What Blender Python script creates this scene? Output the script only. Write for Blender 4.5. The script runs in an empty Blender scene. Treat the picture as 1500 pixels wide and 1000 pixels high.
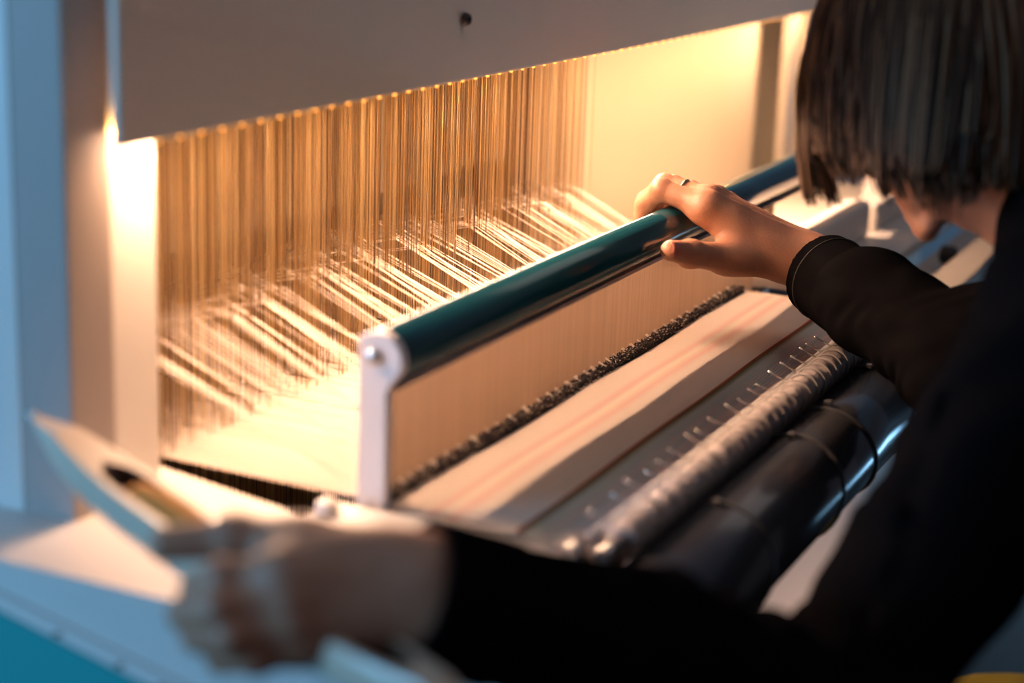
import bpy, bmesh, math, random
import numpy as np
from mathutils import Vector, Matrix

random.seed(7)
rng = np.random.default_rng(7)
S = bpy.context.scene
COL = S.collection

# ------------------------------------------------------------------ camera, world, lights, exposure
cam_d = bpy.data.cameras.new('camera')
cam = bpy.data.objects.new('camera', cam_d); COL.objects.link(cam)
cam_d.sensor_width = 36.0; cam_d.lens = 63.29; cam_d.clip_start = 0.02
right, up, back = (0.4297, -0.9023, 0.0338), (0.2162, 0.1391, 0.9664), (-0.8767, -0.4080, 0.2548)
M = Matrix(((right[0], up[0], back[0], -0.954), (right[1], up[1], back[1], -0.562), (right[2], up[2], back[2], 0.409), (0, 0, 0, 1)))
cam.matrix_world = M
cam_d.dof.use_dof = True; cam_d.dof.focus_distance = 1.60; cam_d.dof.aperture_fstop = 2.5
S.camera = cam

S.view_settings.view_transform = 'Standard'; S.view_settings.look = 'None'
S.view_settings.gamma = 1.0; S.view_settings.use_curve_mapping = False
S.view_settings.exposure = 0.0

w = bpy.data.worlds.new('room_light'); S.world = w; w.use_nodes = True
w.node_tree.nodes['Background'].inputs[0].default_value = (0.60, 0.545, 0.65, 1)
w.node_tree.nodes['Background'].inputs[1].default_value = 0.125

def area(name, loc, target, sx, sy, power, color, spread=180):
    l = bpy.data.lights.new(name, 'AREA'); l.shape = 'RECTANGLE'; l.size = sx; l.size_y = sy
    l.energy = power; l.color = color; l.spread = math.radians(spread)
    o = bpy.data.objects.new(name, l); COL.objects.link(o); o.location = loc
    d = Vector(target) - Vector(loc); o.rotation_euler = d.to_track_quat('-Z', 'Y').to_euler()
    return o
# cool daylight coming from the far left of the room, and a cool window low behind the weaver
area('daylight_left', (-2.5, 2.6, 0.7), (-0.1, 0.3, 0.1), 1.2, 1.5, 115, (0.21, 0.58, 1.0))
area('lower_cover_fill', (1.35, -0.30, -0.78), (0.65, -0.04, -0.28), 0.25, 0.1, 0.9, (1.0, 0.62, 0.45), 90)  # added warm fill on the lower cover, not a lamp of the room
area('daylight_low', (2.2, -1.30, -0.60), (0.3, -0.24, -0.05), 3.2, 0.10, 6.5, (0.30, 0.64, 1.0))

area('cloth_top_fill', (0.45, -0.75, 1.9), (0.4, -0.2, 0.0), 1.1, 1.1, 3.4, (1.0, 0.88, 0.82))  # added soft fill from above for the shaded cloth, no real fixture
WARM = (1.0, 0.61, 0.39)
# ------------------------------------------------------------------ helpers
def link(o, parent=None):
    COL.objects.link(o)
    if parent: o.parent = parent
    return o
def me_obj(name, verts, faces, mat, parent=None, smooth=False):
    me = bpy.data.meshes.new(name); me.from_pydata([tuple(map(float, v)) for v in verts], [], faces); me.update()
    if smooth: me.polygons.foreach_set('use_smooth', [True] * len(me.polygons))
    if mat: me.materials.append(mat)
    return link(bpy.data.objects.new(name, me), parent)
def bm_obj(name, bm, mat, parent=None, smooth=False):
    me = bpy.data.meshes.new(name); bmesh.ops.recalc_face_normals(bm, faces=bm.faces); bm.to_mesh(me); bm.free()
    if smooth: me.polygons.foreach_set('use_smooth', [True] * len(me.polygons))
    if mat: me.materials.append(mat)
    return link(bpy.data.objects.new(name, me), parent)
def add_box(bm, x0, x1, y0, y1, z0, z1, bev=0.0, seg=2):
    r = bmesh.ops.create_cube(bm, size=1.0)
    bmesh.ops.scale(bm, vec=(x1 - x0, y1 - y0, z1 - z0), verts=r['verts'])
    bmesh.ops.translate(bm, vec=((x0 + x1) / 2, (y0 + y1) / 2, (z0 + z1) / 2), verts=r['verts'])
    if bev > 0:
        ed = list({e for v in r['verts'] for e in v.link_edges})
        bmesh.ops.bevel(bm, geom=ed, offset=bev, segments=seg, affect='EDGES', profile=0.6)
def box(name, x0, x1, y0, y1, z0, z1, mat, parent=None, bev=0.0, seg=2):
    bm = bmesh.new(); add_box(bm, x0, x1, y0, y1, z0, z1, bev, seg); return bm_obj(name, bm, mat, parent)
def frame_of(d):
    d = Vector(d).normalized(); a = Vector((0, 0, 1)) if abs(d.z) < 0.9 else Vector((1, 0, 0))
    n = d.cross(a).normalized(); return n, d.cross(n).normalized()
def tube_data(pts, r, n=4, V=None, F=None, cap=True):
    """a tube through pts appended to the lists V, F; r is a number or one per point"""
    V = [] if V is None else V; F = [] if F is None else F
    k0 = len(V); m = len(pts); pts = [Vector(p) for p in pts]
    for i, p in enumerate(pts):
        d = pts[min(i + 1, m - 1)] - pts[max(i - 1, 0)]
        if i == 0: nx, ny = frame_of(d)
        else:
            d.normalize(); nx = (nx - d * nx.dot(d)).normalized(); ny = d.cross(nx)
        ri = r[i] if hasattr(r, '__len__') else r
        for j in range(n):
            a = 2 * math.pi * j / n; V.append(p + nx * (ri * math.cos(a)) + ny * (ri * math.sin(a)))
    for i in range(m - 1):
        for j in range(n):
            a, b = k0 + i * n + j, k0 + i * n + (j + 1) % n; F.append((a, b, b + n, a + n))
    if cap:
        F.append(tuple(k0 + j for j in range(n))[::-1]); F.append(tuple(k0 + (m - 1) * n + j for j in range(n)))
    return V, F
def tube(name, pts, r, mat, parent=None, n=12, smooth=True):
    V, F = tube_data(pts, r, n); o = me_obj(name, V, F, mat, parent, False)
    if smooth:
        for p in o.data.polygons: p.use_smooth = len(p.vertices) == 4
    return o
def thing(name, label, cat, loc=(0, 0, 0), group=None):
    o = bpy.data.objects.new(name, None); COL.objects.link(o); o.empty_display_size = 0.05
    o['label'] = label; o['category'] = cat
    if group: o['group'] = group
    return o
def tag(o, label, cat, group=None, kind=None):
    o['label'] = label; o['category'] = cat
    if group: o['group'] = group
    if kind: o['kind'] = kind
    return o

# ------------------------------------------------------------------ materials
def mat(name, col, rough=0.5, metal=0.0, col2=None, scale=40.0, bump=0.0, bscale=200.0, spec=0.5, coat=0.0, stretch=(1, 1, 1), sss=0.0, trans=0.0):
    m = bpy.data.materials.new(name); m.use_nodes = True; nt = m.node_tree; b = nt.nodes['Principled BSDF']
    b.inputs['Base Color'].default_value = (*col, 1); b.inputs['Roughness'].default_value = rough; b.inputs['Metallic'].default_value = metal
    b.inputs['Specular IOR Level'].default_value = spec; b.inputs['Coat Weight'].default_value = coat; b.inputs['Coat Roughness'].default_value = 0.08
    if sss:
        b.inputs['Subsurface Weight'].default_value = sss; b.inputs['Subsurface Radius'].default_value = (0.012, 0.005, 0.003); b.inputs['Subsurface Scale'].default_value = 0.6
    tc = nt.nodes.new('ShaderNodeTexCoord'); mp = nt.nodes.new('ShaderNodeMapping'); mp.inputs['Scale'].default_value = stretch
    nt.links.new(tc.outputs['Object'], mp.inputs[0])
    if col2 is not None:
        n = nt.nodes.new('ShaderNodeTexNoise'); n.inputs['Scale'].default_value = scale; n.inputs['Detail'].default_value = 4
        nt.links.new(mp.outputs[0], n.inputs['Vector'])
        mx = nt.nodes.new('ShaderNodeMix'); mx.data_type = 'RGBA'
        mx.inputs[6].default_value = (*col, 1); mx.inputs[7].default_value = (*col2, 1)
        nt.links.new(n.outputs['Fac'], mx.inputs[0]); nt.links.new(mx.outputs[2], b.inputs['Base Color'])
    if bump:
        n2 = nt.nodes.new('ShaderNodeTexNoise'); n2.inputs['Scale'].default_value = bscale; n2.inputs['Detail'].default_value = 3
        nt.links.new(mp.outputs[0], n2.inputs['Vector'])
        bp = nt.nodes.new('ShaderNodeBump'); bp.inputs['Strength'].default_value = bump; bp.inputs['Distance'].default_value = 0.001
        nt.links.new(n2.outputs['Fac'], bp.inputs['Height']); nt.links.new(bp.outputs[0], b.inputs['Normal'])
    if trans:
        t = nt.nodes.new('ShaderNodeBsdfTranslucent'); t.inputs[0].default_value = (*col, 1)
        ms = nt.nodes.new('ShaderNodeMixShader'); ms.inputs[0].default_value = trans
        nt.links.new(b.outputs[0], ms.inputs[1]); nt.links.new(t.outputs[0], ms.inputs[2]); nt.links.new(ms.outputs[0], nt.nodes['Material Output'].inputs[0])
    return m
def emit(name, col, strength):
    m = bpy.data.materials.new(name); m.use_nodes = True; nt = m.node_tree; b = nt.nodes['Principled BSDF']
    b.inputs['Base Color'].default_value = (*col, 1); b.inputs['Emission Color'].default_value = (*col, 1); b.inputs['Emission Strength'].default_value = strength
    tc = nt.nodes.new('ShaderNodeTexCoord'); n = nt.nodes.new('ShaderNodeTexNoise'); n.inputs['Scale'].default_value = 60
    nt.links.new(tc.outputs['Object'], n.inputs['Vector']); mr = nt.nodes.new('ShaderNodeMapRange')
    mr.inputs[3].default_value = strength * 0.9; mr.inputs[4].default_value = strength * 1.1
    nt.links.new(n.outputs['Fac'], mr.inputs[0]); nt.links.new(mr.outputs[0], b.inputs['Emission Strength'])
    return m

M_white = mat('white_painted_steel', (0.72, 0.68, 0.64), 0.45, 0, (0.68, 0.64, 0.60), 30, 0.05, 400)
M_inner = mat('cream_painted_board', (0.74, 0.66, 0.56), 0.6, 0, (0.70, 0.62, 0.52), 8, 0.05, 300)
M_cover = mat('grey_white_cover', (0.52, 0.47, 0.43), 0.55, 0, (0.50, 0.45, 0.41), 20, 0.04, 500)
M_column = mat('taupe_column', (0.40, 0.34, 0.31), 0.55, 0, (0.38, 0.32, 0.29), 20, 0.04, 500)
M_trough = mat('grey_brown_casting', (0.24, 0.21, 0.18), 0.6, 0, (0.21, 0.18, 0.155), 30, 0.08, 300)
M_panel = mat('matt_white_cover', (0.80, 0.71, 0.62), 0.6, 0, (0.77, 0.68, 0.59), 20, 0.04, 500)
M_teal = mat('teal_lacquer', (0.005, 0.050, 0.068), 0.2, 0, (0.006, 0.058, 0.075), 12, 0.02, 200, coat=0.6)
M_tealplate = mat('teal_painted_steel', (0.01, 0.36, 0.37), 0.4, 0, (0.01, 0.33, 0.345), 20, 0.04, 300)
M_alu = mat('brushed_aluminium', (0.62, 0.59, 0.57), 0.32, 0.9, (0.56, 0.54, 0.52), 60, 0.1, 500, stretch=(1, 20, 20))
M_plate = mat('pale_grey_powder_coat', (0.86, 0.80, 0.80), 0.45, 0.0, (0.82, 0.76, 0.76), 30, 0.05, 500)
M_wire = mat('reed_wire_steel', (0.54, 0.43, 0.34), 0.45, 0.35, (0.47, 0.37, 0.29), 30)
def vary(m, amt):
    nt = m.node_tree; b = nt.nodes['Principled BSDF']; src = b.inputs['Base Color'].links[0].from_socket
    oi = nt.nodes.new('ShaderNodeObjectInfo'); ge = nt.nodes.new('ShaderNodeNewGeometry'); ad = nt.nodes.new('ShaderNodeMath'); ad.operation = 'ADD'
    nt.links.new(oi.outputs['Random'], ad.inputs[0]); nt.links.new(ge.outputs['Random Per Island'], ad.inputs[1])
    mr = nt.nodes.new('ShaderNodeMapRange'); mr.inputs[2].default_value = 2.0; mr.inputs[3].default_value = 1 - amt; mr.inputs[4].default_value = 1 + amt
    nt.links.new(ad.outputs[0], mr.inputs[0]); vm = nt.nodes.new('ShaderNodeVectorMath'); vm.operation = 'SCALE'
    nt.links.new(src, vm.inputs[0]); nt.links.new(mr.outputs[0], vm.inputs['Scale']); nt.links.new(vm.outputs[0], b.inputs['Base Color'])
vary(M_wire, 0.16)
M_dark = mat('cavity_shade_black', (0.012, 0.010, 0.009), 0.7, 0, (0.02, 0.016, 0.013), 20, 0.1)  # near-black colour stands in for the shade inside the cavity
M_channel = mat('bronzed_channel', (0.34, 0.29, 0.26), 0.35, 0.8, (0.29, 0.25, 0.22), 60, 0.05, 400)
M_screw = mat('steel_screw', (0.55, 0.53, 0.52), 0.28, 0.95, (0.48, 0.46, 0.45), 80)
M_rubber = mat('black_rubber', (0.015, 0.013, 0.012), 0.5, 0, (0.02, 0.018, 0.016), 50, 0.1)
M_cord = [mat('harness_cord_tan', (0.48, 0.30, 0.14), 0.32, 0.45, (0.40, 0.24, 0.10), 30, trans=0.12),
          mat('harness_cord_straw', (0.74, 0.54, 0.29), 0.3, 0.45, (0.64, 0.45, 0.22), 30, trans=0.12),
          mat('harness_cord_brown', (0.14, 0.08, 0.04), 0.4, 0.3, (0.10, 0.055, 0.028), 30)]
M_warp = mat('cream_cotton_yarn', (0.88, 0.80, 0.73), 0.65, 0, (0.82, 0.73, 0.65), 60, trans=0.25)
M_skin = mat('skin', (0.52, 0.26, 0.15), 0.48, 0, (0.36, 0.145, 0.09), 75, 0.45, 420, sss=0.12)
M_sweater = mat('black_knit', (0.0035, 0.0033, 0.004), 0.9, 0, (0.006, 0.0055, 0.006), 60, 0.5, 700, spec=0.0)
M_trousers = mat('black_cotton_twill', (0.01, 0.01, 0.012), 0.85, 0, (0.014, 0.013, 0.015), 50, 0.3, 600, spec=0.2)
M_seam = mat('charcoal_thread', (0.05, 0.04, 0.035), 0.8, 0, (0.06, 0.05, 0.045), 300)
M_gold = mat('ring_gold', (0.80, 0.62, 0.38), 0.2, 1.0, (0.74, 0.56, 0.33), 100)
M_roller = mat('charcoal_cloth_roller', (0.045, 0.045, 0.05), 0.2, 0.0, (0.035, 0.035, 0.04), 15, 0.03, 300, coat=0.3)
M_lash = mat('grey_wrapped_cloth', (0.42, 0.36, 0.33), 0.8, 0, (0.25, 0.22, 0.22), 90, 0.9, 320, stretch=(0.4, 1, 1))
M_cordlash = mat('grey_lashing_cord', (0.40, 0.37, 0.35), 0.7, 0, (0.32, 0.30, 0.29), 200)
M_pin = mat('bright_pin', (0.85, 0.80, 0.76), 0.22, 0.9, (0.8, 0.75, 0.7), 80)
M_tie = mat('grey_plastic_tie', (0.06, 0.06, 0.065), 0.5, 0, (0.05, 0.05, 0.055), 60)
M_wood = mat('brown_beech', (0.30, 0.17, 0.08), 0.45, 0, (0.22, 0.115, 0.05), 18, 0.1, 200, stretch=(1, 8, 8))
M_shside = mat('pale_shuttle_wood', (0.66, 0.54, 0.42), 0.35, 0, (0.60, 0.47, 0.35), 18, 0.1, 200, stretch=(8, 1, 8), coat=0.3)
M_shslot = mat('dark_slot_wood', (0.10, 0.05, 0.025), 0.4, 0, (0.07, 0.035, 0.018), 25, 0.1, 200)  # slot walls and floor are coloured darker than the body
M_bobbin = mat('orange_yarn', (0.80, 0.30, 0.04), 0.7, 0, (0.66, 0.23, 0.03), 80, 0.8, 500, stretch=(1, 6, 1))
M_yellow = mat('yellow_upholstery', (0.55, 0.38, 0.02), 0.85, 0, (0.46, 0.31, 0.015), 60, 0.6, 500)
M_floor = mat('grey_brown_floor', (0.035, 0.03, 0.027), 0.7, 0, (0.028, 0.024, 0.021), 6, 0.1, 60)
M_wall = mat('pale_wall_paint', (0.50, 0.52, 0.54), 0.8, 0, (0.47, 0.49, 0.51), 5, 0.1, 80)
M_led = emit('warm_led', (1.0, 0.42, 0.06), 4.0)
M_dkfleck = mat('black_weft_yarn', (0.018, 0.013, 0.016), 0.8, 0, (0.03, 0.02, 0.025), 200)
M_ltfleck = mat('cream_weft_yarn', (0.78, 0.66, 0.52), 0.8, 0, (0.7, 0.58, 0.45), 200)

# ------------------------------------------------------------------ room
FZ = -0.85
o = box('floor', -4.2, 5, -3.2, 3.6, FZ - 0.1, FZ, M_floor); o['kind'] = 'structure'
o = box('wall_back', -4.2, 5, 3.5, 3.6, FZ, 2.2, M_wall); o['kind'] = 'structure'
o = box('wall_right', 4.9, 5, -3.2, 3.5, FZ, 2.2, M_wall); o['kind'] = 'structure'

# ------------------------------------------------------------------ loom
loom = thing('weaving_loom', 'large white and teal jacquard loom the person is weaving on', 'loom')
XR = 1.47                                                        # right end of the loom cabinet
box('front_panel', -0.096, XR, 0.0965, 0.1035, 0.240, 0.80, M_panel, loom, 0.003, 4)
def lathe_y(name, x, y, z, prof, m, parent, n=20):
    V, F = [], []
    for (r, dy) in prof:
        for j in range(n):
            a = 2 * math.pi * j / n; V.append((x + r * math.cos(a), y + dy, z + r * math.sin(a)))
    for i in range(len(prof) - 1):
        for j in range(n):
            F.append((i * n + j, i * n + (j + 1) % n, (i + 1) * n + (j + 1) % n, (i + 1) * n + j))
    F.append(tuple(range(n))); F.append(tuple((len(prof) - 1) * n + j for j in range(n))[::-1])
    return me_obj(name, V, F, m, parent, True)
o = lathe_y('panel_screw', 0.347, 0.0955, 0.290, [(0.0052, 0.0), (0.0052, -0.003), (0.0042, -0.005), (0.0026, -0.0055), (0.0024, -0.003)], M_rubber, loom)
o['label'] = 'black screw head in the front panel'
# uprights: the inner post faces the weaver, the outer column stands a little proud of it
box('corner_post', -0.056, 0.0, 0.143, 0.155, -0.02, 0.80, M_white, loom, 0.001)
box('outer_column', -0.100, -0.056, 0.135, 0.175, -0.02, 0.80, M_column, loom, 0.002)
box('corner_post', 1.415, XR, 0.143, 0.155, -0.013, 0.80, M_white, loom, 0.001)
box('post_recess', 1.372, 1.415, 0.185, 0.19, -0.0135, 0.80, M_cover, loom, 0.001)
def slab(name, poly, z0, z1, m, parent):
    bm = bmesh.new(); a = [bm.verts.new((x, y, z0)) for x, y in poly]; b = [bm.verts.new((x, y, z1)) for x, y in poly]; n = len(poly)
    bm.faces.new(a[::-1]); bm.faces.new(b)
    for i in range(n): bm.faces.new([a[i], a[(i + 1) % n], b[(i + 1) % n], b[i]])
    return bm_obj(name, bm, m, parent)
slab('inner_board', [(0.80, 0.262), (1.372, 0.175), (1.372, 0.179), (0.80, 0.266)], 0.0, 0.80, M_inner, loom)
slab('inner_board', [(0.002, 0.262), (0.7995, 0.262), (0.7995, 0.266), (0.002, 0.266)], 0.108, 0.80, M_inner, loom)
box('outer_column', XR, XR + 0.044, 0.135, 0.175, -0.02, 0.80, M_cover, loom, 0.002)
box('side_cover', -0.100, -0.096, 0.1755, 1.10, -0.02, 0.80, M_white, loom, 0.001)
box('side_cover', XR + 0.036, XR + 0.04, 0.1755, 1.10, -0.02, 0.80, M_white, loom, 0.001)
box('back_panel', -0.09, XR, 0.335, 0.345, -0.005, 0.80, M_inner, loom, 0.001)
# table top on the left, with its edge, sloping rail and teal side plate
slab('side_table', [(-0.172, -0.235), (-0.045, -0.235), (-0.045, -0.165), (0.018, -0.165), (0.018, 0.014), (-0.016, 0.020), (0.017, 0.156), (0.017, 0.60), (-0.172, 0.60)], -0.012, -0.0005, M_white, loom)
V, F = tube_data([(-0.004, 0.008, -0.0005), (-0.004, 0.008, 0.006), (-0.004, 0.008, 0.0085), (-0.004, 0.008, 0.0095)], [0.0075, 0.0075, 0.0055, 0.002], 20)
me_obj('pivot_cap', V, F, M_white, loom, True)['label'] = 'small white pivot cap at the foot of the beater'
box('side_table', 0.84, XR + 0.05, -0.113, 0.335, -0.012, -0.0005, M_white, loom, 0.0012)
def quad_prism(name, poly, x0, x1, m, parent):      # poly in the (y, z) plane
    n = len(poly); V = [(x0, y, z) for y, z in poly] + [(x1, y, z) for y, z in poly]
    F = [tuple(range(n))[::-1], tuple(range(n, 2 * n))] + [(i, (i + 1) % n, n + (i + 1) % n, n + i) for i in range(n)]
    bm = bmesh.new(); vs = [bm.verts.new(v) for v in V]
    for f in F: bm.faces.new([vs[i] for i in f])
    return bm_obj(name, bm, m, parent)
sl = lambda y: -0.024 + 0.217 * (y - 0.137)
ya, yb = -0.32, 0.75
quad_prism('side_apron', [(ya, -0.0125), (yb, -0.0125), (yb, -0.80), (ya, -0.80)], -0.166, -0.150, M_white, loom)
quad_prism('sloping_rail', [(ya, sl(ya)), (0.185, -0.0136), (0.70, -0.0136), (0.70, -0.0245), (0.185, -0.0252), (ya, sl(ya) - 0.0115)], -0.1690, -0.1662, M_white, loom)
o = quad_prism('side_plate', [(ya, sl(ya) - 0.0118), (0.185, -0.0255), (0.70, -0.0248), (0.70, -0.80), (ya, -0.80)], -0.1700, -0.1662, M_tealplate, loom)
o['label'] = 'teal side plate of the loom'
for yy in (0.095, 0.05, 0.02, -0.03):
    V, F = tube_data([(-0.1688, yy, sl(yy) - 0.0075), (-0.1712, yy, sl(yy) - 0.0075)], 0.0018, 10)
    me_obj('rail_screw', V, F, M_screw, loom)
# cavity under the warp with its shade painted near black, front beam at the right, lower front cover, frame legs
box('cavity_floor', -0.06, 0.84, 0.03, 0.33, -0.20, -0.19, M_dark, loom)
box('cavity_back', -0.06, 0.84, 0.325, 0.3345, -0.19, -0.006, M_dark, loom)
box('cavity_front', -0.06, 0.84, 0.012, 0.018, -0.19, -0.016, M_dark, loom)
box('breast_beam', 0.026, 0.83, -0.158, -0.112, -0.040, -0.0095, M_wood, loom, 0.002)
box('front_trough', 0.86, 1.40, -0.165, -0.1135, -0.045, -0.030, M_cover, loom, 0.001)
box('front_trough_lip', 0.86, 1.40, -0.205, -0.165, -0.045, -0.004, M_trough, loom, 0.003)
box('shuttle_box', 0.905, 1.13, -0.055, -0.022, 0.0, 0.042, M_white, loom, 0.007, 3)
box('shuttle_box', 1.16, 1.40, -0.055, -0.022, 0.0, 0.030, M_white, loom, 0.004, 3)
o = lathe_y('trough_knob', 1.13, -0.150, -0.012, [(0.006, 0.01), (0.011, 0.008), (0.011, -0.006), (0.008, -0.010), (0.002, -0.011)], M_rubber, loom)
box('lower_cover', 0.19, XR, -0.045, -0.035, -0.80, -0.05, M_panel, loom, 0.001)
for (x0, y0) in ((-0.14, -0.20), (XR - 0.05, 0.02), (-0.14, 0.62), (XR - 0.05, 0.9)):
    box('leg', x0, x0 + 0.05, y0, y0 + 0.05, FZ, -0.0135 if y0 < 0.6 or x0 < 0 else -0.0205, M_tealplate, loom, 0.002)

# ------------------------------------------------------------------ LED strip behind the panel edge
strip = thing('led_strip', 'warm glowing strip of small lamps along the lower edge of the front panel', 'light')
box('strip_housing', -0.055, XR - 0.005, 0.1040, 0.131, 0.2415, 0.2455, M_white, strip, 0.0005)
led_me = None
NL = 66
for i in range(NL):
    x = -0.045 + (XR + 0.03) * i / (NL - 1)
    if led_me is None:
        bm = bmesh.new(); bmesh.ops.create_uvsphere(bm, u_segments=8, v_segments=6, radius=0.0017)
        led = bm_obj('led', bm, M_led, strip, True); led_me = led.data
    else:
        led = link(bpy.data.objects.new('led', led_me), strip)
    led.location = (x, 0.107, 0.2385)
xm = (XR - 0.055) / 2
area('led_strip_light', (xm - 0.12, 0.129, 0.2405), (xm - 0.12, -0.043, 0.05), XR - 0.21, 0.006, 10.5, WARM, 125)
area('led_strip_light', (xm, 0.114, 0.2405), (xm, 0.20, 0.05), XR + 0.03, 0.006, 3.0, (1.0, 0.53, 0.24), 150)
area('led_strip_light', (0.40, 0.134, 0.2405), (0.40, 0.19, 0.0), 0.86, 0.005, 1.1, WARM, 75)
area('led_end_light', (-0.026, 0.112, 0.2405), (-0.026, 0.140, 0.2), 0.05, 0.006, 0.16, WARM, 160)
area('led_end_light', (1.345, 0.112, 0.2405), (1.345, 0.160, 0.2), 0.025, 0.006, 0.07, WARM, 160)

for gx in (-0.030, 1.35):  # added point lights stand in for strip light scattered up the posts
    pl = bpy.data.lights.new('post_scatter_glow', 'POINT'); pl.energy = 0.05; pl.color = (1.0, 0.48, 0.10); pl.shadow_soft_size = 0.002
    po = bpy.data.objects.new('post_scatter_glow', pl); COL.objects.link(po); po.location = (gx - 0.014, 0.138, 0.240)
# ------------------------------------------------------------------ beater with reed
beater = thing('beater', 'reed beater under a round teal cap rail with pale end plates', 'beater')
TY, TZ, TR = -0.013, 0.100, 0.0175
XE = 1.30
tube('cap_rail', [(0.030, TY, TZ), (XE, TY, TZ)], TR, M_teal, beater, 48)['label'] = 'glossy dark teal round cap rail'
def end_plate(x0, x1, zb=-0.045):
    cy, cz, r = TY, TZ, 0.0185
    out = [(0.0, zb), (0.0, cz + 0.004)]
    for k in range(13):
        a = math.radians(45 + k * (205 - 45) / 12); out.append((cy + r * math.cos(a), cz + r * math.sin(a)))
    out += [(-0.0225, 0.083), (-0.0205, 0.078), (-0.0205, zb)]
    o = quad_prism('end_plate', out, x0, x1, M_plate, beater)
    md = o.modifiers.new('bevel', 'BEVEL'); md.width = 0.0008; md.segments = 2; md.limit_method = 'ANGLE'
    return o
end_plate(0.020, 0.029); end_plate(XE, XE + 0.008, 0.0005)
for x in (0.0195, XE + 0.012):
    V, F = tube_data([(x, TY + 0.001, TZ + 0.002), (x - 0.0025, TY + 0.001, TZ + 0.002), (x - 0.004, TY + 0.001, TZ + 0.002)], [0.0056, 0.0056, 0.0040], 20)
    b_ = me_obj('bolt', V, F, M_screw, beater, True)
box('reed_channel', 0.033, XE, -0.0175, -0.0100, 0.0765, 0.0850, M_channel, beater, 0.0012)
box('chrome_strip', 0.033, XE, -0.0205, -0.0178, 0.0765, 0.0805, M_channel, beater, 0.0008)
box('reed_end_bar', 0.0335, 0.0395, -0.0100, 0.0015, -0.02, 0.0835, M_wire, beater, 0.0006)
box('reed_end_bar', 0.879, 0.885, -0.0100, 0.0015, -0.02, 0.0835, M_wire, beater, 0.0006)
box('reed_gap_strip', 0.0296, 0.0330, -0.0095, 0.0010, -0.02, 0.0800, M_rubber, beater)  # black strips added as the dark gaps on both sides of the end bar
box('reed_gap_strip', 0.0398, 0.0418, -0.0085, 0.0005, -0.02, 0.0800, M_rubber, beater)
box('lower_channel', 0.033, 0.886, -0.0105, 0.0015, -0.034, -0.021, M_alu, beater, 0.001)
# reed wires: thin steel blades, the nearest 300 one by one, the rest joined
def blade(V, F, x, t=0.0001, y0=-0.0056, y1=-0.0039, z0=-0.0205, z1=0.0835):
    k = len(V)
    V += [(x - t, y0, z0), (x + t, y0, z0), (x + t, y1, z0), (x - t, y1, z0), (x - t, y0, z1), (x + t, y0, z1), (x + t, y1, z1), (x - t, y1, z1)]
    F += [(k, k + 1, k + 5, k + 4), (k + 1, k + 2, k + 6, k + 5), (k + 2, k + 3, k + 7, k + 6), (k + 3, k, k + 4, k + 7)]
PITCH = 0.00130
nw = int((0.8785 - 0.041) / PITCH)
V, F = [], []; blade(V, F, 0.0)
wme = None; Vs, Fs = [], []
for i in range(nw):
    x = 0.0425 + i * PITCH + rng.normal(0, 0.00006)
    if i < 300:
        if wme is None: wo = me_obj('reed_wire', V, F, M_wire, beater); wme = wo.data
        else: wo = link(bpy.data.objects.new('reed_wire', wme), beater)
        wo.location.x = x
    else: blade(Vs, Fs, x)
me_obj('reed_wires', Vs, Fs, M_wire, beater)['kind'] = 'stuff'

# ------------------------------------------------------------------ harness cords and warp
WX0, WX1 = 0.026, 0.775
harness = thing('harness', 'curtain of fine upright tan harness cords hanging behind the warp', 'harness')
rows = [0.158 + 0.0125 * k for k in range(8)]
NC = 1150
cords = []
for i in range(NC):
    x = 0.006 + (WX1 - 0.006) * (i + 0.5) / NC + rng.normal(0, 0.0012); row = int(rng.integers(0, 8))
    cords.append((row, x))
cords.sort(key=lambda c: (c[0], c[1]))
cme = []
for m in M_cord:
    V, F = tube_data([(0, 0, -0.185), (0, 0, 0.52)], 0.00036, 5, cap=False)
    me = bpy.data.meshes.new('harness_cord'); me.from_pydata([tuple(v) for v in V], [], F); me.materials.append(m); me.update()
    me.polygons.foreach_set('use_smooth', [True] * len(me.polygons)); cme.append(me)
SV, SF = [[], [], []], [[], [], []]
for i, (row, x) in enumerate(cords):
    k = int(rng.choice(3, p=[0.38, 0.36, 0.26])); y = rows[row] + rng.normal(0, 0.001)
    if i < 300:
        o = link(bpy.data.objects.new('harness_cord', cme[k]), harness); o.location = (x, y, 0)
    else:
        tube_data([(x, y, -0.185), (x, y, 0.52)], 0.00036, 4, SV[k], SF[k], False)
for k in range(3):
    o = me_obj('harness_cords', SV[k], SF[k], M_cord[k], harness); o['kind'] = 'stuff'

warp = thing('warp', 'cream warp yarns fanning from the harness cords to the reed', 'yarn')
NW = 820
Vs, Fs = [], []; n_single = 0
raised = np.zeros(NW, bool); sheaf = np.zeros(NW, int); i = 0
while i < NW:
    a = int(rng.integers(3, 8)); b = int(rng.integers(9, 24)); raised[i:i + a] = True; sheaf[i:i + a] = int(rng.integers(1, 7)); i += a + b
for i in range(NW):
    x = WX0 + (WX1 - WX0) * (i + 0.5) / NW; row = int(rng.integers(0, 8)); y = rows[row]
    if raised[i]:
        row = sheaf[i] + int(rng.integers(-1, 2)); y = rows[row]
        zh = 0.088 + 0.010 * (row / 7) + rng.normal(0, 0.001)
        pts = [(x, -0.012, 0.0005), (x, 0.006, 0.0095), (x, y, zh), (x, 0.332, 0.05)]
        if n_single < 300:
            V, F = tube_data(pts, 0.00042, 4, cap=False); me_obj('warp_thread', V, F, M_warp, warp); n_single += 1
        else: tube_data(pts, 0.00042, 4, Vs, Fs, False)
    x += 0.0003; zh = 0.004 + rng.normal(0, 0.0004); y = rows[int(rng.integers(0, 8))]
    tube_data([(x, -0.012, -0.0005), (x, 0.006, 0.001), (x, y, zh), (x, 0.332, 0.02)], 0.00056, 4, Vs, Fs, False)
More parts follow.
